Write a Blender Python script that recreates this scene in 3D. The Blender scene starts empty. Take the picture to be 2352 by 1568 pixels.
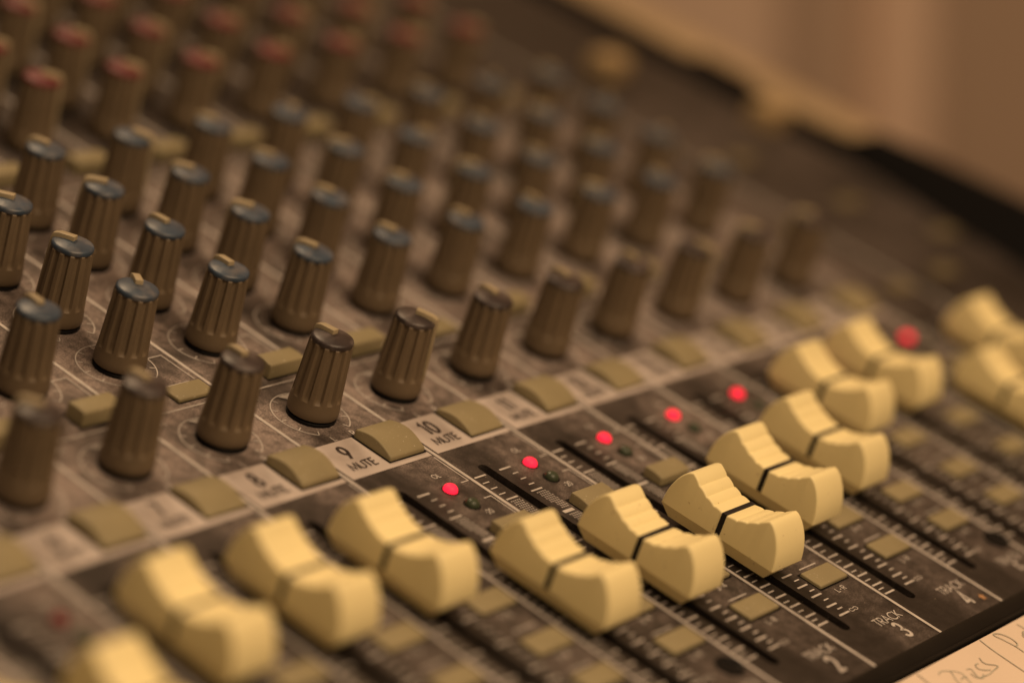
import bpy, bmesh, math, random
from mathutils import Matrix, Vector
random.seed(7)
S = bpy.context.scene
COL = S.collection
U = 0.028                      # one channel strip of the console is 28 mm wide
TILT = math.radians(20.56)     # the console's top slopes up away from the operator
ROOT = Matrix.Translation((0, 0, 0.85)) @ Matrix.Rotation(TILT, 4, 'X')

# ------------------------------------------------------------------ camera
cam = bpy.data.cameras.new('camera'); camo = bpy.data.objects.new('camera', cam); COL.objects.link(camo)
cr = Vector((0.6150593770, -0.7382839374, 0.2768371192))
cu = Vector((0.1669594608, 0.4650868908, 0.8693783540))
cb = Vector((-0.7706013893, -0.4884987326, 0.4093195415))
cp = Vector((-15.816591155, -6.424611833, 9.349438915)) * U
m = Matrix.Identity(4)
for i in range(3):
    m[i][0], m[i][1], m[i][2], m[i][3] = cr[i], cu[i], cb[i], cp[i]
camo.matrix_world = ROOT @ m
cam.sensor_width = 36; cam.lens = 36 * 6033.911 / 2352
cam.clip_start = 0.02; cam.clip_end = 60
cam.dof.use_dof = True; cam.dof.focus_distance = 20.42 * U; cam.dof.aperture_fstop = 3.9
cam.dof.aperture_blades = 0
S.camera = camo

# ------------------------------------------------------------------ world and lamps
S.view_settings.view_transform = 'Standard'; S.view_settings.look = 'None'
S.view_settings.exposure = -0.10; S.view_settings.gamma = 1
W = bpy.data.worlds.new('World'); S.world = W; W.use_nodes = True
bg = W.node_tree.nodes['Background']; bg.inputs[0].default_value = (1.0, 0.66, 0.40, 1); bg.inputs[1].default_value = 0.145

def area(name, loc, target, size, power, color=(1.0, 0.69, 0.41), size_y=None):
    l = bpy.data.lights.new(name, 'AREA'); l.size = size; l.energy = power; l.color = color
    if size_y: l.shape = 'RECTANGLE'; l.size_y = size_y
    o = bpy.data.objects.new(name, l); COL.objects.link(o)
    o.location = loc
    o.rotation_euler = (Vector(target) - Vector(loc)).to_track_quat('-Z', 'Y').to_euler()
    return o
TGT = (0.0, 0.08, 0.87)
area('ceiling_lamp', (0.27, 0.60, 2.10), TGT, 0.15, 7.2)
area('front_lamp', (-0.10, -0.52, 1.50), (0.0, 0.05, 0.87), 0.60, 8.0)

# ------------------------------------------------------------------ materials
def mat(name, color, rough=0.5, spec=0.5, var=0.0, vscale=60, bump=0.0, bscale=400, specks=None, emit=None, coat=0.0, sss=0.0):
    M = bpy.data.materials.new(name); M.use_nodes = True
    nt = M.node_tree; b = nt.nodes['Principled BSDF']
    b.inputs['Base Color'].default_value = (*color, 1); b.inputs['Roughness'].default_value = rough
    b.inputs['Specular IOR Level'].default_value = spec
    b.inputs['Coat Weight'].default_value = coat
    tc = nt.nodes.new('ShaderNodeNewGeometry')
    out = None
    if var or specks:
        n = nt.nodes.new('ShaderNodeTexNoise'); n.inputs['Scale'].default_value = vscale; n.inputs['Detail'].default_value = 5
        nt.links.new(tc.outputs['Position'], n.inputs['Vector'])
        r = nt.nodes.new('ShaderNodeMapRange'); r.inputs[1].default_value = 0.3; r.inputs[2].default_value = 0.7
        r.inputs[3].default_value = 1 - var; r.inputs[4].default_value = 1 + var
        nt.links.new(n.outputs['Fac'], r.inputs[0])
        mx = nt.nodes.new('ShaderNodeVectorMath'); mx.operation = 'SCALE'
        mx.inputs[0].default_value = color
        nt.links.new(r.outputs[0], mx.inputs['Scale']); out = mx.outputs[0]
    if specks:
        scol, sscale, lo, hi, amt = specks
        n = nt.nodes.new('ShaderNodeTexNoise'); n.inputs['Scale'].default_value = sscale; n.inputs['Detail'].default_value = 2
        nt.links.new(tc.outputs['Position'], n.inputs['Vector'])
        r = nt.nodes.new('ShaderNodeMapRange'); r.inputs[1].default_value = lo; r.inputs[2].default_value = hi
        r.inputs[3].default_value = 0; r.inputs[4].default_value = amt
        nt.links.new(n.outputs['Fac'], r.inputs[0])
        mm = nt.nodes.new('ShaderNodeMix'); mm.data_type = 'RGBA'
        nt.links.new(r.outputs[0], mm.inputs[0]); nt.links.new(out, mm.inputs[6]); mm.inputs[7].default_value = (*scol, 1)
        out = mm.outputs[2]
    if out is not None: nt.links.new(out, b.inputs['Base Color'])
    if bump:
        n = nt.nodes.new('ShaderNodeTexNoise'); n.inputs['Scale'].default_value = bscale; n.inputs['Detail'].default_value = 3
        nt.links.new(tc.outputs['Position'], n.inputs['Vector'])
        bp = nt.nodes.new('ShaderNodeBump'); bp.inputs['Strength'].default_value = bump; bp.inputs['Distance'].default_value = 0.0002
        nt.links.new(n.outputs['Fac'], bp.inputs['Height']); nt.links.new(bp.outputs[0], b.inputs['Normal'])
    if emit:
        b.inputs['Emission Color'].default_value = (*emit[0], 1); b.inputs['Emission Strength'].default_value = emit[1]
    return M

M_CREAM = mat('cream_plastic', (0.84, 0.72, 0.38), 0.42, 0.4, 0.05, 40, 0.06, 900, ((0.35, 0.22, 0.10), 900, 0.70, 0.76, 0.55))
M_BLACK = mat('black_plastic', (0.006, 0.0055, 0.0055), 0.5, 0.12)
M_MARK = mat('black_paint', (0.012, 0.010, 0.010), 0.5, 0.3)
M_KNOB = mat('khaki_plastic', (0.136, 0.100, 0.062), 0.52, 0.35, 0.10, 120, 0.12, 1500)
M_BLUE = mat('blue_plastic', (0.034, 0.054, 0.084), 0.42, 0.5, 0.25, 250, 0.15, 1200, ((0.20, 0.18, 0.17), 300, 0.45, 0.75, 0.5))
M_BROWN = mat('dark_cap_plastic', (0.028, 0.020, 0.020), 0.42, 0.5, 0.25, 250, 0.15, 1200, ((0.16, 0.13, 0.12), 300, 0.45, 0.75, 0.5))
M_RED = mat('red_plastic', (0.115, 0.011, 0.014), 0.5, 0.5, 0.15, 200)
M_POINT = mat('pointer_plastic', (0.33, 0.27, 0.17), 0.5, 0.4, 0.08, 200)
M_BUTTON = mat('olive_button_plastic', (0.245, 0.205, 0.115), 0.55, 0.35, 0.08, 90, 0.15, 1400, ((0.6, 0.55, 0.45), 1500, 0.68, 0.74, 0.5))
M_DULL = mat('dull_olive_plastic', (0.13, 0.105, 0.06), 0.5, 0.3, 0.1, 90)
M_PRINT = mat('white_print', (0.46, 0.42, 0.39), 0.55, 0.3, 0.14, 300)
M_PLATE = mat('pale_label_print', (0.47, 0.41, 0.38), 0.5, 0.3, 0.10, 90, 0.0, 1, ((0.25, 0.20, 0.17), 160, 0.5, 0.8, 0.5))
M_INK = mat('dark_print', (0.045, 0.035, 0.032), 0.5, 0.3, 0.1, 300)
M_LEDR = mat('red_lamp_lit', (0.5, 0.02, 0.04), 0.5, 0.25, emit=((1.0, 0.014, 0.042), 1.6))
M_LEDO = mat('red_lamp_off', (0.16, 0.010, 0.012), 0.2, 0.5)
M_LEDG = mat('green_lamp_off', (0.040, 0.052, 0.030), 0.35, 0.35)
M_CHEEK = mat('matt_black_paint', (0.006, 0.0055, 0.0055), 0.85, 0.04)
M_LIP = mat('satin_black_paint', (0.008, 0.007, 0.006), 0.42, 0.12, 0.3, 40)
M_TAPE = mat('cream_tape', (0.66, 0.54, 0.43), 0.6, 0.2, 0.05, 30, 0.25, 500)
M_PENCIL = mat('pencil_line', (0.36, 0.345, 0.28), 0.6, 0.2, 0.25, 600)
M_RAIL = mat('pale_wood', (0.34, 0.25, 0.15), 0.65, 0.3, 0.12, 14, 0.1, 200)
M_WALL = mat('tan_wall_paint', (0.72, 0.53, 0.40), 0.8, 0.1, 0.05, 3)
M_WALLD = mat('mauve_board_paint', (0.48, 0.345, 0.255), 0.8, 0.1, 0.05, 3)
M_WALLR = mat('brown_board_paint', (0.46, 0.33, 0.24), 0.8, 0.1, 0.05, 3)
M_PALE = mat('pale_button_plastic', (0.33, 0.235, 0.12), 0.55, 0.3, 0.08, 90)
M_STAR = mat('orange_mark', (0.40, 0.22, 0.11), 0.6, 0.2)

# the dusty faceplate: charcoal lacquer, grey-brown dust that hands wipe away beside the fader slots; its tone also paints sheen and light falloff
M_FACE = bpy.data.materials.new('dusty_charcoal_lacquer'); M_FACE.use_nodes = True
def face_nodes():
    nt = M_FACE.node_tree; b = nt.nodes['Principled BSDF']; L = nt.links.new
    tc = nt.nodes.new('ShaderNodeTexCoord'); sep = nt.nodes.new('ShaderNodeSeparateXYZ'); L(tc.outputs['Object'], sep.inputs[0])
    def math_(op, a, bb=None, c=None, clamp=False):
        n = nt.nodes.new('ShaderNodeMath'); n.operation = op; n.use_clamp = clamp
        for i, v in enumerate((a, bb, c)):
            if v is None: continue
            if isinstance(v, (int, float)): n.inputs[i].default_value = v
            else: L(v, n.inputs[i])
        return n.outputs[0]
    def noise(scale, detail=4, rough=0.55, vec=None):
        n = nt.nodes.new('ShaderNodeTexNoise'); n.inputs['Scale'].default_value = scale; n.inputs['Detail'].default_value = detail
        n.inputs['Roughness'].default_value = rough
        L(vec or tc.outputs['Object'], n.inputs['Vector']); return n.outputs['Fac']
    def ramp(v, lo, hi, a=0.0, bb=1.0):
        n = nt.nodes.new('ShaderNodeMapRange'); n.interpolation_type = 'SMOOTHSTEP'
        L(v, n.inputs[0])
        for i, q in enumerate((lo, hi, a, bb)): n.inputs[i + 1].default_value = q
        return n.outputs[0]
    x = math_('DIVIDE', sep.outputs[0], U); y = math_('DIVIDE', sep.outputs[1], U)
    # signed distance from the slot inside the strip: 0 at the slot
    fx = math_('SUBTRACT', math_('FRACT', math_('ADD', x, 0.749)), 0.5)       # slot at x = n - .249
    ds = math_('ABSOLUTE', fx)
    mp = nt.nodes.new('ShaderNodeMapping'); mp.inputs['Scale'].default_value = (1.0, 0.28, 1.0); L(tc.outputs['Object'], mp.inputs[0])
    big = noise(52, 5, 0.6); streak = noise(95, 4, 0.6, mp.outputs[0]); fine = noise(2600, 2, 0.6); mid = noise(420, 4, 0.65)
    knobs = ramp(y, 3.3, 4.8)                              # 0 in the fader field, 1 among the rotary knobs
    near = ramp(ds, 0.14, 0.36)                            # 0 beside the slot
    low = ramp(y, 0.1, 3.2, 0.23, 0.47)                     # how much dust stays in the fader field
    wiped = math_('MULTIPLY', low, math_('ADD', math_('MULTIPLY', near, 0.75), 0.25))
    base = math_('ADD', math_('MULTIPLY', wiped, math_('SUBTRACT', 1.0, knobs)), math_('MULTIPLY', knobs, 0.80))  # heavier dust among the knobs also paints in the panel's sheen
    base = math_('MULTIPLY', base, math_('MULTIPLY', ramp(x, 6.0, 7.6, 1.0, 0.22), ramp(y, 7.6, 9.4, 1.0, 0.22)))  # far right toned down; upper rows darkened to paint light falloff
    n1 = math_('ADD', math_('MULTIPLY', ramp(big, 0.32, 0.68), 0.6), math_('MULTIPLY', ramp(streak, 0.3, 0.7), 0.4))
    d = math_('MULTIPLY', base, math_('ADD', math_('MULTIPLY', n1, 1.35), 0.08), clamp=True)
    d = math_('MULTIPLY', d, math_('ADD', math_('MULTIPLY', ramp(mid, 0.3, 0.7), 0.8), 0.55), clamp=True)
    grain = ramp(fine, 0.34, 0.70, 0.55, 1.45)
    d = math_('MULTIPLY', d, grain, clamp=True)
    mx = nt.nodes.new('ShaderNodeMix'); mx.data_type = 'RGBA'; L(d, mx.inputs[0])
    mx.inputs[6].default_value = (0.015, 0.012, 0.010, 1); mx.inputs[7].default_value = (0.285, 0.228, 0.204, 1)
    sp = ramp(noise(1100, 2, 0.5), 0.72, 0.76, 0, 0.5)
    mx2 = nt.nodes.new('ShaderNodeMix'); mx2.data_type = 'RGBA'; L(sp, mx2.inputs[0]); L(mx.outputs[2], mx2.inputs[6]); mx2.inputs[7].default_value = (0.34, 0.28, 0.20, 1)
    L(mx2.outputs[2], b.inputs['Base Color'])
    L(math_('ADD', math_('MULTIPLY', d, 0.22), 0.46), b.inputs['Roughness']); b.inputs['Specular IOR Level'].default_value = 0.22
    bp = nt.nodes.new('ShaderNodeBump'); bp.inputs['Strength'].default_value = 0.18; bp.inputs['Distance'].default_value = 0.0001
    L(fine, bp.inputs['Height']); L(bp.outputs[0], b.inputs['Normal'])
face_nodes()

# ------------------------------------------------------------------ mesh helpers (coordinates in strip units)
class MB:
    def __init__(s): s.v = []; s.f = []
    def face(s, pts): i = len(s.v); s.v += [tuple(p) for p in pts]; s.f.append(tuple(range(i, i + len(pts))))
    def rect(s, x0, y0, x1, y1, z): s.face([(x0, y0, z), (x1, y0, z), (x1, y1, z), (x0, y1, z)])
    def grid(s, rows, closed=False):                       # rows of equal length, skinned
        i = len(s.v); n = len(rows[0])
        for r in rows: s.v += [tuple(p) for p in r]
        for a in range(len(rows) - 1):
            for k in range(n if closed else n - 1):
                k2 = (k + 1) % n
                s.f.append((i + a * n + k, i + a * n + k2, i + (a + 1) * n + k2, i + (a + 1) * n + k))
        return i
    def box(s, x0, x1, y0, y1, z0, z1):
        a = [(x0, y0), (x1, y0), (x1, y1), (x0, y1)]
        s.grid([[(*p, z0) for p in a], [(*p, z1) for p in a]], True)
        s.face([(*p, z1) for p in a]); s.face([(*p, z0) for p in reversed(a)])
    def mesh(s, name, m, smooth=None, bevel=None, weld=True):
        me = bpy.data.meshes.new(name)
        bm = bmesh.new()
        vs = [bm.verts.new((p[0] * U, p[1] * U, p[2] * U)) for p in s.v]
        for f in s.f:
            try: bm.faces.new([vs[i] for i in f])
            except ValueError: pass
        if weld: bmesh.ops.remove_doubles(bm, verts=bm.verts, dist=1e-6)
        if bevel:
            w, ang, seg = bevel
            bmesh.ops.recalc_face_normals(bm, faces=bm.faces)
            es = [e for e in bm.edges if len(e.link_faces) == 2 and e.calc_face_angle(0) > math.radians(ang)]
            bmesh.ops.bevel(bm, geom=es, offset=w * U, segments=seg, profile=0.5, affect='EDGES', clamp_overlap=True)
        elif weld: bmesh.ops.recalc_face_normals(bm, faces=bm.faces)
        bm.to_mesh(me); bm.free()
        me.materials.append(m)
        if smooth is not None:
            me.shade_smooth() if hasattr(me, 'shade_smooth') else None
            me.set_sharp_from_angle(angle=math.radians(smooth))
        return me

def link(name, me, parent=None, loc=(0, 0, 0), rz=0.0):
    o = bpy.data.objects.new(name, me); COL.objects.link(o)
    o.location = Vector(loc) * U; o.rotation_euler = (0, 0, rz); o.parent = parent
    return o

# ---- a plain stroke alphabet: polylines in a box one unit high
def arc(cx, cy, rx, ry, a0, a1, n=14):
    return [(cx + rx * math.cos(math.radians(a0 + (a1 - a0) * i / n)), cy + ry * math.sin(math.radians(a0 + (a1 - a0) * i / n))) for i in range(n + 1)]
G = {
 'M': (0.92, [[(0.02, 0), (0.14, 1), (0.46, 0.1), (0.78, 1), (0.90, 0)]]),
 'U': (0.70, [[(0.05, 1), (0.05, 0.32)] + arc(0.35, 0.32, 0.30, 0.32, 180, 360)[1:] + [(0.65, 1)]]),
 'T': (0.58, [[(0.0, 1), (0.58, 1)], [(0.29, 0.95), (0.29, 0)]]),
 'E': (0.52, [[(0.50, 1), (0.06, 1), (0.06, 0), (0.50, 0)], [(0.10, 0.52), (0.46, 0.52)]]),
 'R': (0.56, [[(0.05, 0), (0.05, 1), (0.26, 1)] + arc(0.28, 0.74, 0.24, 0.26, 90, -90)[1:] + [(0.09, 0.48)], [(0.24, 0.44), (0.54, 0)]]),
 'A': (0.78, [[(0.0, 0), (0.39, 1), (0.78, 0)], [(0.18, 0.36), (0.60, 0.36)]]),
 'C': (0.80, [arc(0.48, 0.5, 0.46, 0.5, 48, 312, 20)]),
 'K': (0.58, [[(0.05, 1), (0.05, 0)], [(0.52, 1), (0.10, 0.50)], [(0.14, 0.50), (0.57, 0)]]),
 'O': (0.98, [arc(0.49, 0.5, 0.45, 0.5, 90, 450, 24)]),
 'L': (0.46, [[(0.05, 1), (0.05, 0), (0.46, 0)]]),
 'P': (0.52, [[(0.05, 0), (0.05, 1), (0.26, 1)] + arc(0.27, 0.73, 0.23, 0.27, 90, -90)[1:] + [(0.09, 0.46)]]),
 'N': (0.74, [[(0.05, 0), (0.05, 1), (0.69, 0), (0.69, 1)]]),
 '-': (0.40, [[(0.06, 0.42), (0.34, 0.42)]]),
 '0': (0.70, [arc(0.35, 0.5, 0.30, 0.5, 90, 450, 24)]),
 '1': (0.36, [[(0.04, 0.80), (0.26, 1.0), (0.26, 0)]]),
 '2': (0.60, [arc(0.29, 0.70, 0.25, 0.30, 170, -38, 12) + [(0.04, 0), (0.58, 0)]]),
 '3': (0.60, [arc(0.28, 0.75, 0.22, 0.25, 160, -90, 12) + arc(0.28, 0.25, 0.28, 0.25, 90, -165, 14)[1:]]),
 '4': (0.66, [[(0.48, 0), (0.48, 1), (0.02, 0.26), (0.64, 0.26)]]),
 '5': (0.58, [[(0.52, 1), (0.18, 1), (0.12, 0.58)] + arc(0.27, 0.32, 0.28, 0.32, 110, -150, 14)]),
 '6': (0.64, [[(0.44, 1), (0.10, 0.48)] + arc(0.32, 0.31, 0.28, 0.31, 145, 505, 20)[1:]]),
 '7': (0.56, [[(0.02, 1), (0.54, 1), (0.16, 0)]]),
 '8': (0.60, [arc(0.30, 0.74, 0.22, 0.26, -90, 270, 18), arc(0.30, 0.24, 0.28, 0.25, 90, 450, 18)]),
 '9': (0.64, [[(0.20, 0), (0.54, 0.52)] + arc(0.32, 0.69, 0.28, 0.31, -35, 325, 20)[1:]]),
 '~': (1.25, [arc(0.30, 0.5, 0.30, 0.38, 40, 320, 16) + arc(0.95, 0.5, 0.30, 0.38, -140, 140, 16) + [(0.53, 0.744)]]),
}
def ribbon(mb, pts, w, z, closed=False):
    n = len(pts); L, R = [], []
    for i, p in enumerate(pts):
        a = pts[i - 1] if i else (pts[-2] if closed else None); b = pts[i + 1] if i < n - 1 else (pts[1] if closed else None)
        def nd(q, r):
            d = Vector((r[0] - q[0], r[1] - q[1])); d.normalize(); return d
        d1 = nd(a, p) if a else None; d2 = nd(p, b) if b else None
        if d1 is None: d1 = d2
        if d2 is None: d2 = d1
        t = d1 + d2
        if t.length < 1e-4: t = d1.copy()
        t.normalize(); nn = Vector((-t.y, t.x)); k = max(0.45, nn.dot(Vector((-d1.y, d1.x))))
        h = w / 2 / k
        L.append((p[0] + nn.x * h, p[1] + nn.y * h, z)); R.append((p[0] - nn.x * h, p[1] - nn.y * h, z))
    mb.grid([R, L])
def write(mb, s, x, y, h, w, z, sx=1.0, gap=0.16, centre=False):
    tot = sum(G[c][0] * h * sx + gap * h * sx for c in s if c != ' ') + s.count(' ') * 0.4 * h - gap * h * sx
    if centre: x -= tot / 2
    k = 0
    for c in s:
        if c == ' ': x += 0.4 * h; continue
        adv, st = G[c]
        for q in st:
            ribbon(mb, [(x + px * h * sx, y + py * h) for px, py in q], w, z + 0.0006 * k); k += 1
        x += (adv + gap) * h * sx

# ------------------------------------------------------------------ the console: one thing, everything on it is a part
con = bpy.data.objects.new('mixing_console', None); COL.objects.link(con); con.matrix_world = ROOT
con.empty_display_size = 0.05
con['label'] = 'dusty dark mixing console with rows of ribbed knobs and cream fader caps'; con['category'] = 'mixing console'
X0 = -10.0                                                  # channel c stands at x = c - 10
C0, C1 = 3, 17                                              # channel strips built
XR = 9.75                                                   # right end of the faceplate
YT = 13.6
SY0, SY1, SX, SW = 0.408, 3.385, -0.249, 0.052

# faceplate with a real slot in every strip
mb = MB()
def slot_strip(c):
    cx = c + X0; x0, x1 = cx - 0.5, cx + 0.5; xs = cx + SX; ya, yb = SY0 + SW, SY1 - SW; yt = 3.6
    aL = [(xs + SW * math.cos(t), ya + SW * math.sin(t)) for t in [math.radians(270 - 90 * i / 6) for i in range(7)]]
    bL = [(xs + SW * math.cos(t), yb + SW * math.sin(t)) for t in [math.radians(180 - 90 * i / 6) for i in range(7)]]
    left = aL + bL
    mirror = [(2 * xs - px, py) for px, py in left]
    mb.face([(px, py, 0) for px, py in [(xs, 0)] + left + [(xs, yt), (x0, yt), (x0, 0)]])
    mb.face([(px, py, 0) for px, py in [(xs, 0), (x1, 0), (x1, yt), (xs, yt)] + mirror[::-1]])
    ring = left + mirror[::-1][1:-1]
    mb.grid([[(px, py, 0) for px, py in ring], [(px, py, -0.06) for px, py in ring]], True)
for c in range(C0, C1 + 1): slot_strip(c)
xa, xb = C0 + X0 - 0.5, C1 + X0 + 0.5
for i in range(C0, C1 + 1):
    mb.rect(i + X0 - 0.5, 3.6, i + X0 + 0.5, YT, 0)
mb.rect(xb, 0, XR, 3.6, 0); mb.rect(xb, 3.6, XR, YT, 0)
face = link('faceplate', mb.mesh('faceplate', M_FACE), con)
mb = MB(); mb.box(xa, XR - 0.02, 0.01, YT, -1.2, -0.30); link('chassis', mb.mesh('chassis', M_BLACK), con)

# front lip, and the raised cheek and pale rail along the far right end
mb = MB()
prof = [(-0.004, -0.3), (-0.004, 0.012), (-0.03, 0.020), (-0.135, 0.012), (-0.150, 0.000), (-0.158, 0.006), (-0.168, 0.006), (-0.176, -0.01), (-0.185, -0.035), (-0.185, -0.3)]
mb.grid([[(xa, y, z) for y, z in prof], [(10.6, y, z) for y, z in prof]])
link('front_lip', mb.mesh('front_lip', M_LIP, 40), con)
mb = MB(); mb.box(xa, 10.6, -2.4, -0.188, -0.35, -0.018)
link('armrest', mb.mesh('armrest', M_BLACK, 40, (0.02, 50, 2)), con)
mb = MB()
rows = []
for y, h, xi in ((-0.2, 0.42, 9.10), (3.0, 0.42, 9.30), (4.2, 0.40, 9.50), (5.6, 0.34, 9.72), (6.25, 0.30, 9.85), (6.55, 0.10, 9.90), (7.2, 0.06, 9.92), (7.9, 0.06, 9.92), (8.1, 0.14, 9.90), (8.75, 0.14, 9.90), (8.95, 0.05, 9.92), (YT, 0.05, 9.92)):
    rows.append([(xi, y, -0.02), (xi, y, 0.03), (9.98, y, h - 0.03), (10.02, y, h), (10.30, y, h), (10.33, y, h - 0.03), (10.33, y, -0.6)])
mb.grid(rows); mb.face(rows[0]); mb.face(rows[-1][::-1])
link('side_cheek', mb.mesh('side_cheek', M_CHEEK, 35), con)
mb = MB(); mb.box(10.34, 11.40, 2.0, YT, -1.0, -0.04)
link('side_rail', mb.mesh('side_rail', M_RAIL, 35, (0.05, 50, 2)), con)

# ------------------------------------------------------------------ printing on the faceplate
ZP = 0.004
mb = MB(); mb.rect(-0.016, 0.005, 0.016, YT - 0.2, ZP); divM = mb.mesh('divider_line', M_PRINT)
for c in range(C0, C1 + 1): link('divider_line', divM, face, (c + X0 + 0.5, 0, 0))
def tick_set(mb, cx):
    lng = [3.255, 2.918, 2.252, 1.922, 1.595, 1.279, 1.122, 0.968, 0.831, 0.685, 0.563]
    sht = [3.168, 3.083, 2.997, 2.165, 2.083, 2.000, 1.840, 1.760, 1.677, 1.515, 1.437, 1.360, 1.204, 1.045, 0.895, 0.758, 0.626]
    for y in lng:
        mb.rect(cx - 0.152, y - 0.009, cx - 0.012, y + 0.009, ZP); mb.rect(cx - 0.464, y - 0.009, cx - 0.325, y + 0.009, ZP)
    for y in sht:
        mb.rect(cx - 0.086, y - 0.006, cx - 0.018, y + 0.006, ZP); mb.rect(cx - 0.462, y - 0.006, cx - 0.384, y + 0.006, ZP)
    mb.rect(cx - 0.143, 2.570, cx - 0.016, 2.605, ZP); mb.rect(cx - 0.462, 2.570, cx - 0.335, 2.605, ZP)
    for y0, y1 in ((2.640, 2.880), (2.300, 2.540)):
        ny = 11
        for j in range(ny):
            y = y0 + (y1 - y0) * j / (ny - 1)
            t = (j / (ny - 1)) if y0 > 2.6 else 1 - j / (ny - 1)
            for i in range(5):
                xx = cx - 0.118 + 0.024 * i + (0.012 if j % 2 else 0)
                if i < 1 and t < 0.4 and y0 > 2.6: continue
                mb.rect(xx - 0.0065, y - 0.006, xx + 0.0065, y + 0.006, ZP)
                xl = cx - 0.445 + 0.024 * i + (0.012 if j % 2 else 0)
                mb.rect(xl - 0.0065, y - 0.006, xl + 0.0065, y + 0.006, ZP)
for c in range(4, C1 + 1):
    cx = c + X0; mb = MB(); tick_set(mb, cx)
    o = link('fader_scale', mb.mesh('fader_scale', M_PRINT), face)
    mb = MB()
    # brackets that tie the lamps to the solo button
    ribbon(mb, [(cx + 0.457, 3.622), (cx + 0.457, 3.256), (cx + 0.371, 3.256)], 0.011, ZP)
    ribbon(mb, [(cx + 0.371, 3.015), (cx + 0.457, 3.015), (cx + 0.457, 2.60)], 0.011, ZP)
    write(mb, 'OL', cx + 0.200, 3.386, 0.050, 0.0085, ZP)
    write(mb, '-20', cx + 0.210, 2.836, 0.052, 0.0085, ZP, 0.85, 0.12)
    write(mb, 'L-R', cx + 0.155, 0.768, 0.050, 0.0085, ZP, 1.3, 0.22)
    write(mb, '3-4', cx + 0.165, 1.262, 0.050, 0.0085, ZP, 1.2, 0.2)
    write(mb, '1-2', cx + 0.165, 1.800, 0.050, 0.0085, ZP, 1.2, 0.2)
    write(mb, '~', cx + 0.006, 0.541, 0.046, 0.0062, ZP, 1.8)
    write(mb, 'TRACK', cx + 0.045, 0.300, 0.086, 0.0105, ZP, 1.06, 0.11)
    write(mb, str((c - 1) % 8 + 1), cx + 0.165, 0.105, 0.170, 0.028, ZP, 0.72)
    for y in (1.128, 1.655, 2.19): ribbon(mb, [(cx + 0.110, y), (cx + 0.348, y)], 0.012, ZP)
    link('strip_lettering', mb.mesh('strip_lettering', M_PRINT), face)
# star-shaped orange mark beside the 4
mb = MB()
st = []
for i in range(10):
    r = 0.036 if i % 2 == 0 else 0.020; a = math.radians(90 + 36 * i); st.append((2.375 + r * math.cos(a), 0.125 + r * 1.3 * math.sin(a), ZP))
mb.face(st); link('star_mark', mb.mesh('star_mark', M_STAR), face)

# rings of calibration print round the knobs
def ring_print(cx, cy, pan):
    mb = MB(); r = 0.322
    ribbon(mb, [(cx + r * math.cos(t), cy + r * math.sin(t)) for t in [math.radians(-57 + (294) * i / 40) for i in range(41)] if not (80 < math.degrees(t) < 100)] if False else
           [(cx + r * math.cos(t), cy + r * math.sin(t)) for t in [math.radians(-57 + 294 * i / 40) for i in range(41)]], 0.010, ZP)
    for i in range(11):
        t = math.radians(-57 + 294 * i / 10); c, s = math.cos(t), math.sin(t)
        ribbon(mb, [(cx + (r - 0.006) * c, cy + (r - 0.006) * s), (cx + (r - 0.055) * c, cy + (r - 0.055) * s)], 0.010, ZP + 0.0006)
    if pan:
        write(mb, 'L', cx - 0.118, cy - 0.385, 0.060, 0.0095, ZP); write(mb, 'R', cx + 0.110, cy - 0.385, 0.064, 0.0095, ZP, 1.05)
        mb.face([(cx - 0.065, cy + 0.305, ZP + 0.002), (cx, cy + 0.235, ZP + 0.002), (cx + 0.065, cy + 0.305, ZP + 0.002)])
        write(mb, 'PAN', cx - 0.400, cy + 0.325, 0.070, 0.0095, ZP, 0.85, 0.12)
    link('dial_ring', mb.mesh('dial_ring', M_PRINT), face)
for c in range(4, 17):
    ring_print(c + X0 - 0.04, 4.52, True)
    for y in (5.70, 6.44, 7.18, 7.92): ring_print(c + X0 - 0.04, y, False)
mb = MB(); mb.rect(-0.47, -0.0075, 0.47, 0.0075, ZP); secM = mb.mesh('section_line', M_PRINT)
mb = MB(); mb.rect(0.11, 5.285, 0.36, 5.298, ZP); btlM = mb.mesh('button_line', M_PRINT)
mb = MB(); ribbon(mb, [(0.20, 5.695), (0.432, 5.695), (0.432, 5.30)], 0.011, ZP + 0.0008); brkM = mb.mesh('bracket_line', M_PRINT)
for c in range(C0, C1):
    cx = c + X0
    link('section_line', secM, face, (cx, 4.985, 0)); link('section_line', secM, face, (cx, 8.308, 0))
    link('button_line', btlM, face, (cx, 0, 0)); link('bracket_line', brkM, face, (cx, 0, 0))

# ------------------------------------------------------------------ mute labels with their lettering
for c in range(4, C1):
    cx = c + X0
    mb = MB(); mb.rect(cx - 0.462, 3.648, cx + 0.466, 4.122, ZP)
    pl = link('mute_label', mb.mesh('mute_label', M_PLATE), con); pl['label'] = 'pale printed label reading %d MUTE' % c
    mb = MB()
    write(mb, str(c), cx - 0.218, 3.880, 0.165, 0.027, ZP + 0.004, 0.72, 0.20, centre=True)
    write(mb, 'MUTE', cx - 0.212, 3.738, 0.090, 0.0125, ZP + 0.004, 1.05, 0.10, centre=True)
    link('lettering', mb.mesh('lettering', M_INK), pl)

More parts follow.
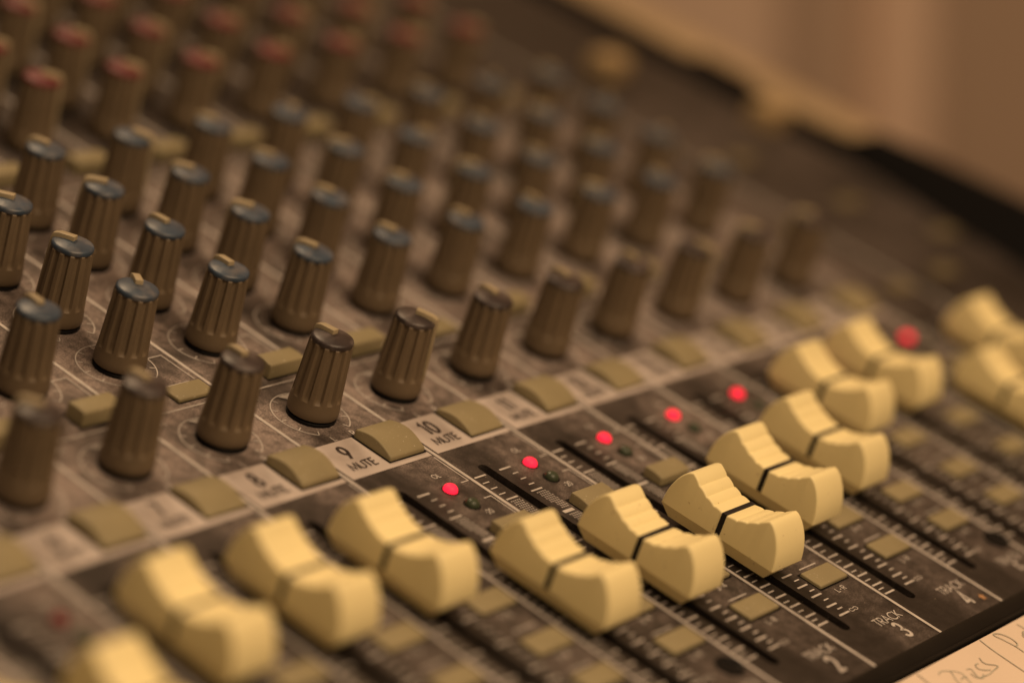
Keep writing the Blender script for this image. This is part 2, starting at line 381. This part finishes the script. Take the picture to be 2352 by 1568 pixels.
# ------------------------------------------------------------------ fader caps
def fader_meshes():
    zv, zp, yp, yb, zb = 0.372, 0.525, 0.375, 0.552, 0.172
    n = 4
    def base(y): return zv + (zp - zv) * ((y - 0.026) / (yp - 0.026)) ** 1.8
    def side(amp):
        half = [(0.0, zv), (0.026, zv)]
        for k in range(n):                                       # four scalloped ribs climb to the peak
            y0 = 0.026 + (yp - 0.026) * k / n; y1 = 0.026 + (yp - 0.026) * (k + 1) / n
            for j in range(1, 6):
                t = j / 5; y = y0 + (y1 - y0) * t
                bulge = amp * math.sin(math.pi * min(1, t * 1.0)) ** 0.8 if k < n - 0 else 0
                half.append((y, base(y) + bulge - (0.0 if t < 1 else 0.004)))
        top = half[:-1] + [(yp - 0.004, zp)]
        outer = [(yp + 0.012, zp - 0.004)]
        for j in range(1, 19):                                   # convex outer end
            t = j / 18
            outer.append((yp + 0.012 + (yb - yp - 0.012) * math.sin(t * math.pi / 2) ** 1.25, zp - 0.004 - (zp - 0.004 - zb) * (1 - math.cos(t * math.pi / 2)) ** 0.92 if t < 1 else zb))
        return top + outer
    front, back = side(0.0055), side(0.0085)
    prof = [(-y, z) for y, z in reversed(front[1:])] + back    # whole top outline from front base to back base
    def wid(z): return 0.211 - 0.016 * (z - zb) / (zp - zb)
    mb = MB()
    nn = []
    for k, (y, z) in enumerate(prof):                         # inward direction at every outline point
        a, b = prof[max(0, k - 2)], prof[min(len(prof) - 1, k + 2)]
        t = Vector((b[0] - a[0], b[1] - a[1])); t.normalize(); nn.append(Vector((t.y, -t.x)))
    R = 0.016
    def row(s, inset, drop): return [(s * (wid(z) - inset * R), y + n.x * drop * R, max(zb, z + n.y * drop * R)) for (y, z), n in zip(prof, nn)]
    seq = [row(-1, 0, 1), row(-1, 0.12, 0.5), row(-1, 0.5, 0.12), row(-1, 1, 0), row(1, 1, 0), row(1, 0.5, 0.12), row(1, 0.12, 0.5), row(1, 0, 1)]
    mb.grid(seq)
    for q, s in ((seq[0], -1), (seq[-1], 1)):
        mb.grid([q, [(s * wid(zb), p[1], zb) for p in q]])
    # undercut belt below the widest line
    a = [(-0.211, -yb, zb), (0.211, -yb, zb), (0.211, yb, zb), (-0.211, yb, zb)]
    b = [(-0.168, -0.475, 0.066), (0.168, -0.475, 0.066), (0.168, 0.475, 0.066), (-0.168, 0.475, 0.066)]
    mb.grid([a, b], True); mb.face(b[::-1])
    # stem into the slot
    cap = mb.mesh('fader_knob', M_CREAM, 42)
    mk = MB(); e = 0.0035; w = 0.0225
    pts = [(-(wid(zb) + e), zb + 0.004), (-(wid(zv) + e), zv + e), (wid(zv) + e, zv + e), (wid(zb) + e, zb + 0.004)]
    mk.grid([[(x, -w, z) for x, z in pts], [(x, w, z) for x, z in pts]])
    for sy in (-w, w):
        inn = [(x - math.copysign(2 * e, x), z - (2 * e if z > 0.3 else 0)) for x, z in pts]
        mk.grid([[(x, sy, z) for x, z in pts], [(x, sy, z) for x, z in inn]])
    line = mk.mesh('marker_line', M_MARK)
    sm = MB(); sm.box(-0.035, 0.035, -0.12, 0.12, -0.05, 0.09)
    stem = sm.mesh('stem', M_BLACK)
    return cap, line, stem
capM, lineM, stemM = fader_meshes()
FAD = {4: 2.52, 5: 1.97, 6: 2.57, 7: 2.55, 8: 2.50, 9: 1.765, 10: 1.71, 11: 1.625, 12: 1.90, 13: 2.06, 14: 2.63, 15: 2.71, 16: 1.82, 17: 2.52}
def tree_copy(o, parent):
    k = o.copy(); COL.objects.link(k); k.parent = parent
    return k
for c, y in FAD.items():
    f = link('fader_knob', capM, con, (c + X0 + SX, y, 0))
    link('marker_line', lineM, f); link('stem', stemM, f)

# ------------------------------------------------------------------ rotary knobs
def knob_mesh():
    NF, NP = 12, 12
    zs = [(0.040, 0.185), (0.046, 0.203), (0.060, 0.210), (0.105, 0.209), (0.150, 0.204), (0.172, 0.2015), (0.188, 0.2005), (0.205, 0.1995), (0.235, 0.1975), (0.42, 0.1870), (0.640, 0.1745), (0.660, 0.1725)]
    depth = [0, 0, 0, 0, 0, 0, 0.0, 0.7, 1, 1, 1, 1]
    mb = MB(); rows = []
    N = NF * NP
    for (z, r), d in zip(zs, depth):
        row = []
        for i in range(N):
            ph = (i % NP) / NP
            g = min(1.0, max(0.0, (0.285 - abs(ph - 0.5)) / 0.065))
            rr = r - 0.021 * d * g
            a = 2 * math.pi * i / N
            row.append((rr * math.cos(a), rr * math.sin(a), z))
        rows.append(row)
    rows.append([(0.166 * math.cos(2 * math.pi * i / N), 0.166 * math.sin(2 * math.pi * i / N), 0.668) for i in range(N)])
    rows.append([(0.150 * math.cos(2 * math.pi * i / N), 0.150 * math.sin(2 * math.pi * i / N), 0.664) for i in range(N)])
    mb.grid(rows, True)
    mb.face([rows[0][i] for i in range(0, N, 4)][::-1])
    body = mb.mesh('rotary_knob', M_KNOB, 32)
    mb = MB(); n = 40
    pr = [(0.150, 0.660), (0.1655, 0.664), (0.1690, 0.672), (0.1690, 0.692), (0.1650, 0.702), (0.150, 0.709), (0.115, 0.719), (0.075, 0.727), (0.03, 0.732)]
    rows = [[(r * math.cos(2 * math.pi * i / n), r * math.sin(2 * math.pi * i / n), z) for i in range(n)] for r, z in pr]
    mb.grid(rows, True); mb.face(rows[-1])
    caps = {}
    for k, m in (('blue', M_BLUE), ('dark', M_BROWN), ('red', M_RED)): caps[k] = mb.mesh('cap', m, 50)
    # pointer rib: climbs the side of the knob and runs over the cap to its middle
    mb = MB(); w = 0.031
    path = [(0.208, 0.165), (0.2035, 0.30), (0.190, 0.60), (0.186, 0.700), (0.174, 0.736), (0.125, 0.756), (-0.012, 0.770)]
    inn = [(0.19, 0.165), (0.18, 0.30), (0.165, 0.60), (0.160, 0.67), (0.150, 0.69), (0.115, 0.705), (-0.012, 0.72)]
    mb.grid([[(-w, r, z) for r, z in path], [(w, r, z) for r, z in path]])
    for s in (-w, w): mb.grid([[(s, r, z) for r, z in path], [(s, r, z) for r, z in inn]])
    mb.face([(-w, *path[-1]), (w, *path[-1]), (w, *inn[-1]), (-w, *inn[-1])]); mb.face([(-w, *path[0]), (w, *path[0]), (w, *inn[0]), (-w, *inn[0])])
    pt = mb.mesh('pointer', M_POINT, 30, (0.005, 40, 2))
    mb = MB(); n = 20
    rows = [[(r * math.cos(2 * math.pi * i / n), r * math.sin(2 * math.pi * i / n), z) for i in range(n)] for r, z in ((0.204, 0.0), (0.204, 0.022), (0.195, 0.028), (0.10, 0.03), (0.10, 0.05))]  # black collar at the shaft's foot, widened to carry the shade under the skirt
    mb.grid(rows, True); sh = mb.mesh('shaft_collar', M_BLACK)
    return body, caps, pt, sh
bodyM, capsM, ptM, shM = knob_mesh()
def knob(c, y, kind, ang, lab):
    k = link('rotary_knob', bodyM, con, (c + X0 - 0.04, y, 0), math.radians(ang))
    k['label'] = lab
    link('cap', capsM[kind], k); link('pointer', ptM, k); link('shaft_collar', shM, k)
    return k
# pointer angles, degrees counter-clockwise from straight up the panel
PAN = {9: 0, 10: -150, 8: -6, 7: 0, 11: -10, 12: -10, 13: -20, 14: -150}
for c in range(4, 17): knob(c, 4.512, 'dark', PAN.get(c, random.choice((0, 12, -15, 25))), 'khaki rotary knob with dark brown cap')
B1 = {8: -32, 9: -8, 7: -10, 10: 10, 11: 5}
for c in range(4, 17): knob(c, 5.682, 'blue', B1.get(c, random.uniform(-25, 25)), 'khaki rotary knob with blue cap')
for y, c0 in ((6.433, 4), (7.172, 4), (7.908, 4)):
    for c in range(c0, 17): knob(c, y, 'blue', random.uniform(-5, 40) if random.random() < 0.75 else random.uniform(-150, -40), 'khaki rotary knob with blue cap')
for y, c0 in ((9.111, 4), (9.844, 4), (10.58, 4), (11.31, 4), (12.05, 4)):
    for c in range(c0, 17): knob(c, y, 'red', random.uniform(-150, -100), 'khaki rotary knob with red cap')

# ------------------------------------------------------------------ push buttons
def button_mesh(name, x0, x1, y0, y1, zf, zm, zbk, curve=0.0):
    mb = MB(); n = 10; rows = []
    for i in range(n + 1):
        t = i / n; y = y0 + (y1 - y0) * t
        z = zf + (zbk - zf) * t + curve * math.sin(math.pi * t)
        rows.append([(x0, y, z), (x1, y, z)])
    mb.grid(rows)
    for s, x in ((0, x0), (1, x1)):
        mb.grid([[r[s] for r in rows], [(x, r[s][1], -0.03) for r in rows]])
    for i in (0, -1):
        r = rows[i]; mb.face([r[0], r[1], (x1, r[0][1], -0.03), (x0, r[0][1], -0.03)])
    return mb.mesh(name, M_BUTTON, 30, (0.014, 40, 3))
muteM = button_mesh('mute_button', 0.034, 0.446, 3.715, 4.118, 0.042, 0, 0.075, 0.052)
muteD = button_mesh('mute_button', 0.034, 0.446, 3.715, 4.118, 0.022, 0, 0.045, 0.048)
lowM = button_mesh('push_button', 0.034, 0.436, -0.103, 0.103, 0.030, 0, 0.030)
midM = button_mesh('push_button', 0.034, 0.436, -0.095, 0.095, 0.072, 0, 0.088, 0.008)
hiM = button_mesh('push_button', 0.034, 0.436, -0.095, 0.095, 0.125, 0, 0.125, 0.006)
# dark rim each button sits in
mb = MB(); mb.rect(0.018, 3.700, 0.460, 4.134, 0.0095); rimMute = mb.mesh('button_rim', M_BLACK)
mb = MB(); mb.rect(0.020, -0.118, 0.450, 0.118, 0.0030); rimLow = mb.mesh('button_rim', M_BLACK)
def button(me, rim, c, y, lab):
    b = link('mute_button' if me in (muteM, muteD) else 'push_button', me, con, (c + X0, y, 0))
    if lab.startswith('pale'): b['label'] = lab
    link('button_rim', rim, b)
for c in range(4, C1): button(muteD if c in (7, 10, 12) else muteM, rimMute, c, 0, 'olive curved mute button beside label %d' % c)
for c in range(4, C1 + 1):
    button(lowM, rimLow, c, 0.972, 'flat olive push button above the L-R print')
    button(lowM, rimLow, c, 1.450, 'flat olive push button')
    button(lowM, rimLow, c, 2.000, 'flat olive push button')
    button(midM, rimLow, c, 2.588, 'raised olive push button beside the fader slot')
for c in range(4, 17):
    button(lowM if c in (8, 11) else hiM, rimLow, c, 5.165, 'olive push button above the bottom row of knobs')
    button(hiM, rimLow, c, 8.62, 'olive push button between blue and red knobs')
palM = button_mesh('push_button', 0.02, 0.44, -0.17, 0.17, 0.22, 0, 0.22, 0.02); palM.materials[0] = M_PALE
dullM = lowM.copy(); dullM.materials[0] = M_DULL
for c, y in ((18.3, 8.9), (19.35, 7.30)): button(palM, rimLow, c, y, 'pale cream push button by the right end')
for c, y in ((17, 3.95), (18, 4.0), (17, 5.3), (18.4, 5.5), (19, 4.6), (18, 6.7), (17.2, 7.2)): button(dullM, rimLow, c, y, 'dull olive push button on the master section')

# ------------------------------------------------------------------ indicator lamps
mb = MB(); n = 24
rows = [[(r * math.cos(2 * math.pi * i / n), r * math.sin(2 * math.pi * i / n), z) for i in range(n)] for r, z in ((0.060, 0.0), (0.060, 0.010), (0.055, 0.028), (0.042, 0.043), (0.022, 0.052), (0.006, 0.054))]
mb.grid(rows, True); mb.face(rows[-1])
ledR, ledO, ledG = mb.mesh('indicator_lamp', M_LEDR, 60), mb.mesh('indicator_lamp', M_LEDO, 60), mb.mesh('indicator_lamp', M_LEDG, 60)
mb = MB()
ri = [[(r * math.cos(2 * math.pi * i / n), r * math.sin(2 * math.pi * i / n), 0.003) for i in range(n)] for r in (0.072, 0.058)]
mb.grid(ri, True); bezM = mb.mesh('lamp_hole', M_BLACK)
for c in range(4, C1 + 1):
    lit = c >= 8
    l = link('indicator_lamp', ledR if lit else ledO, con, (c + X0 + 0.191, 3.214, 0)); l['label'] = 'glowing red overload lamp' if lit else 'unlit dark red overload lamp'
    link('lamp_hole', bezM, l)
    l = link('indicator_lamp', ledG, con, (c + X0 + 0.1975, 2.990, 0)); l['label'] = 'unlit dark green signal lamp'
    link('lamp_hole', bezM, l)

# ------------------------------------------------------------------ screws of the faceplate
mb = MB(); n = 28
rows = [[(r * math.cos(2 * math.pi * i / n), r * math.sin(2 * math.pi * i / n), z) for i in range(n)] for r, z in ((0.118, 0.0), (0.112, 0.016), (0.098, 0.020), (0.086, 0.012), (0.072, 0.008))]
mb.grid(rows, True)
n2 = [(0.042 * math.cos(math.radians(60 * i)), 0.042 * math.sin(math.radians(60 * i))) for i in range(6)]
inner = [(r[0], r[1], 0.008) for r in rows[-1]]
mb.grid([inner, [(0.045 * math.cos(2 * math.pi * i / n), 0.045 * math.sin(2 * math.pi * i / n), 0.008) for i in range(n)], [(0.040 * math.cos(2 * math.pi * i / n), 0.040 * math.sin(2 * math.pi * i / n), 0.0015) for i in range(n)]], True)
mb.face([(0.040 * math.cos(2 * math.pi * i / n), 0.040 * math.sin(2 * math.pi * i / n), 0.0015) for i in range(n)])
scM = mb.mesh('screw', M_BLACK, 40)
for x in (9.345, 13.405, 17.45): link('screw', scM, con, (x + X0, 0.578, 0))

# ------------------------------------------------------------------ the strip of tape with pencil writing
tape = bpy.data.objects.new('masking_tape', None); COL.objects.link(tape); tape.matrix_world = ROOT
tape['label'] = 'strip of cream masking tape with pencil handwriting along the front edge'; tape['category'] = 'tape'
mb = MB(); xs = [-6.6 + 0.35 * i for i in range(49)]
rows = [[(x, y, -0.014 + 0.0012 * math.sin(x * 2.1 + y)) for x in xs] for y in (-1.12, -0.85, -0.6, -0.4, -0.207)]
mb.grid(rows); mb.grid([rows[-1], [(x, -0.207, -0.018) for x in xs]]); mb.grid([rows[0], [(x, -1.12, -0.018) for x in xs]])
link('paper_strip', mb.mesh('paper_strip', M_TAPE, 40), tape)
HW = [
 [(0.943, -0.317), (0.985, -0.300), (1.043, -0.314), (1.113, -0.355), (1.147, -0.405), (1.126, -0.461), (1.099, -0.518), (1.06, -0.56), (1.02, -0.57)],
 [(1.075, -0.335), (1.065, -0.367), (1.025, -0.417), (1.000, -0.467), (0.985, -0.55)],
 [(1.060, -0.45), (1.10, -0.44), (1.147, -0.455)],
 [(1.238, -0.395), (1.274, -0.400), (1.280, -0.425), (1.262, -0.452), (1.243, -0.488), (1.245, -0.521), (1.284, -0.525), (1.32, -0.50)],
 [(1.222, -0.440), (1.214, -0.485), (1.230, -0.51), (1.277, -0.518), (1.374, -0.526), (1.462, -0.515), (1.546, -0.506), (1.541, -0.481), (1.485, -0.437), (1.478, -0.400), (1.507, -0.356)],
 [(1.425, -0.397), (1.379, -0.395), (1.350, -0.430), (1.373, -0.468), (1.442, -0.500)],
 [(1.756, -0.215), (1.732, -0.330), (1.718, -0.477), (1.707, -0.657), (1.70, -0.85)],
 [(1.974, -0.506), (1.983, -0.431), (1.966, -0.323), (1.946, -0.244), (1.976, -0.230), (2.032, -0.271), (2.055, -0.345), (2.034, -0.411), (1.985, -0.425)],
 [(2.20, -0.36), (2.19, -0.43), (2.21, -0.50)], [(2.21, -0.38), (2.25, -0.34), (2.29, -0.35)],
 [(2.312, -0.250), (2.318, -0.300), (2.322, -0.36)],
 [(0.758, -0.224), (0.754, -0.274), (0.740, -0.337), (0.735, -0.45)],
]
mb = MB()
def smooth(p, k=4):
    out = []
    for i in range(len(p) - 1):
        a, b, c, d = Vector(p[max(0, i - 1)]), Vector(p[i]), Vector(p[i + 1]), Vector(p[min(len(p) - 1, i + 2)])
        for j in range(k):
            t = j / k
            out.append(tuple(0.5 * ((2 * b) + (-a + c) * t + (2 * a - 5 * b + 4 * c - d) * t * t + (-a + 3 * b - 3 * c + d) * t ** 3)))
    return out + [tuple(p[-1])]
for i, s in enumerate(HW): ribbon(mb, smooth(s), 0.0105, -0.0095 + 0.0004 * i)
link('handwriting', mb.mesh('handwriting', M_PENCIL), tape)

# ------------------------------------------------------------------ wall behind the far end of the console
wl = bpy.data.objects.new('wall', None); COL.objects.link(wl); wl.location = (0, 0, 0); wl['kind'] = 'structure'
wl['label'] = 'tan wall with broad vertical boards behind the console'
def wbox(name, x0, x1, y0, y1, z0, z1, m):
    mb = MB(); mb.box(x0 / U, x1 / U, y0 / U, y1 / U, z0 / U, z1 / U)
    return link(name, mb.mesh(name, m, 30, (0.15, 50, 2)), wl)
WX = 26.0 * U
wbox('wall_surface', WX, WX + 0.1, -1.5, 2.6, 0.0, 2.6, M_WALL)
wbox('board', WX - 0.014, WX - 0.0005, 0.421, 0.462, 0.02, 2.58, M_WALLD)
wbox('board', WX - 0.014, WX - 0.0005, -0.60, 0.372, 0.02, 2.58, M_WALLR)
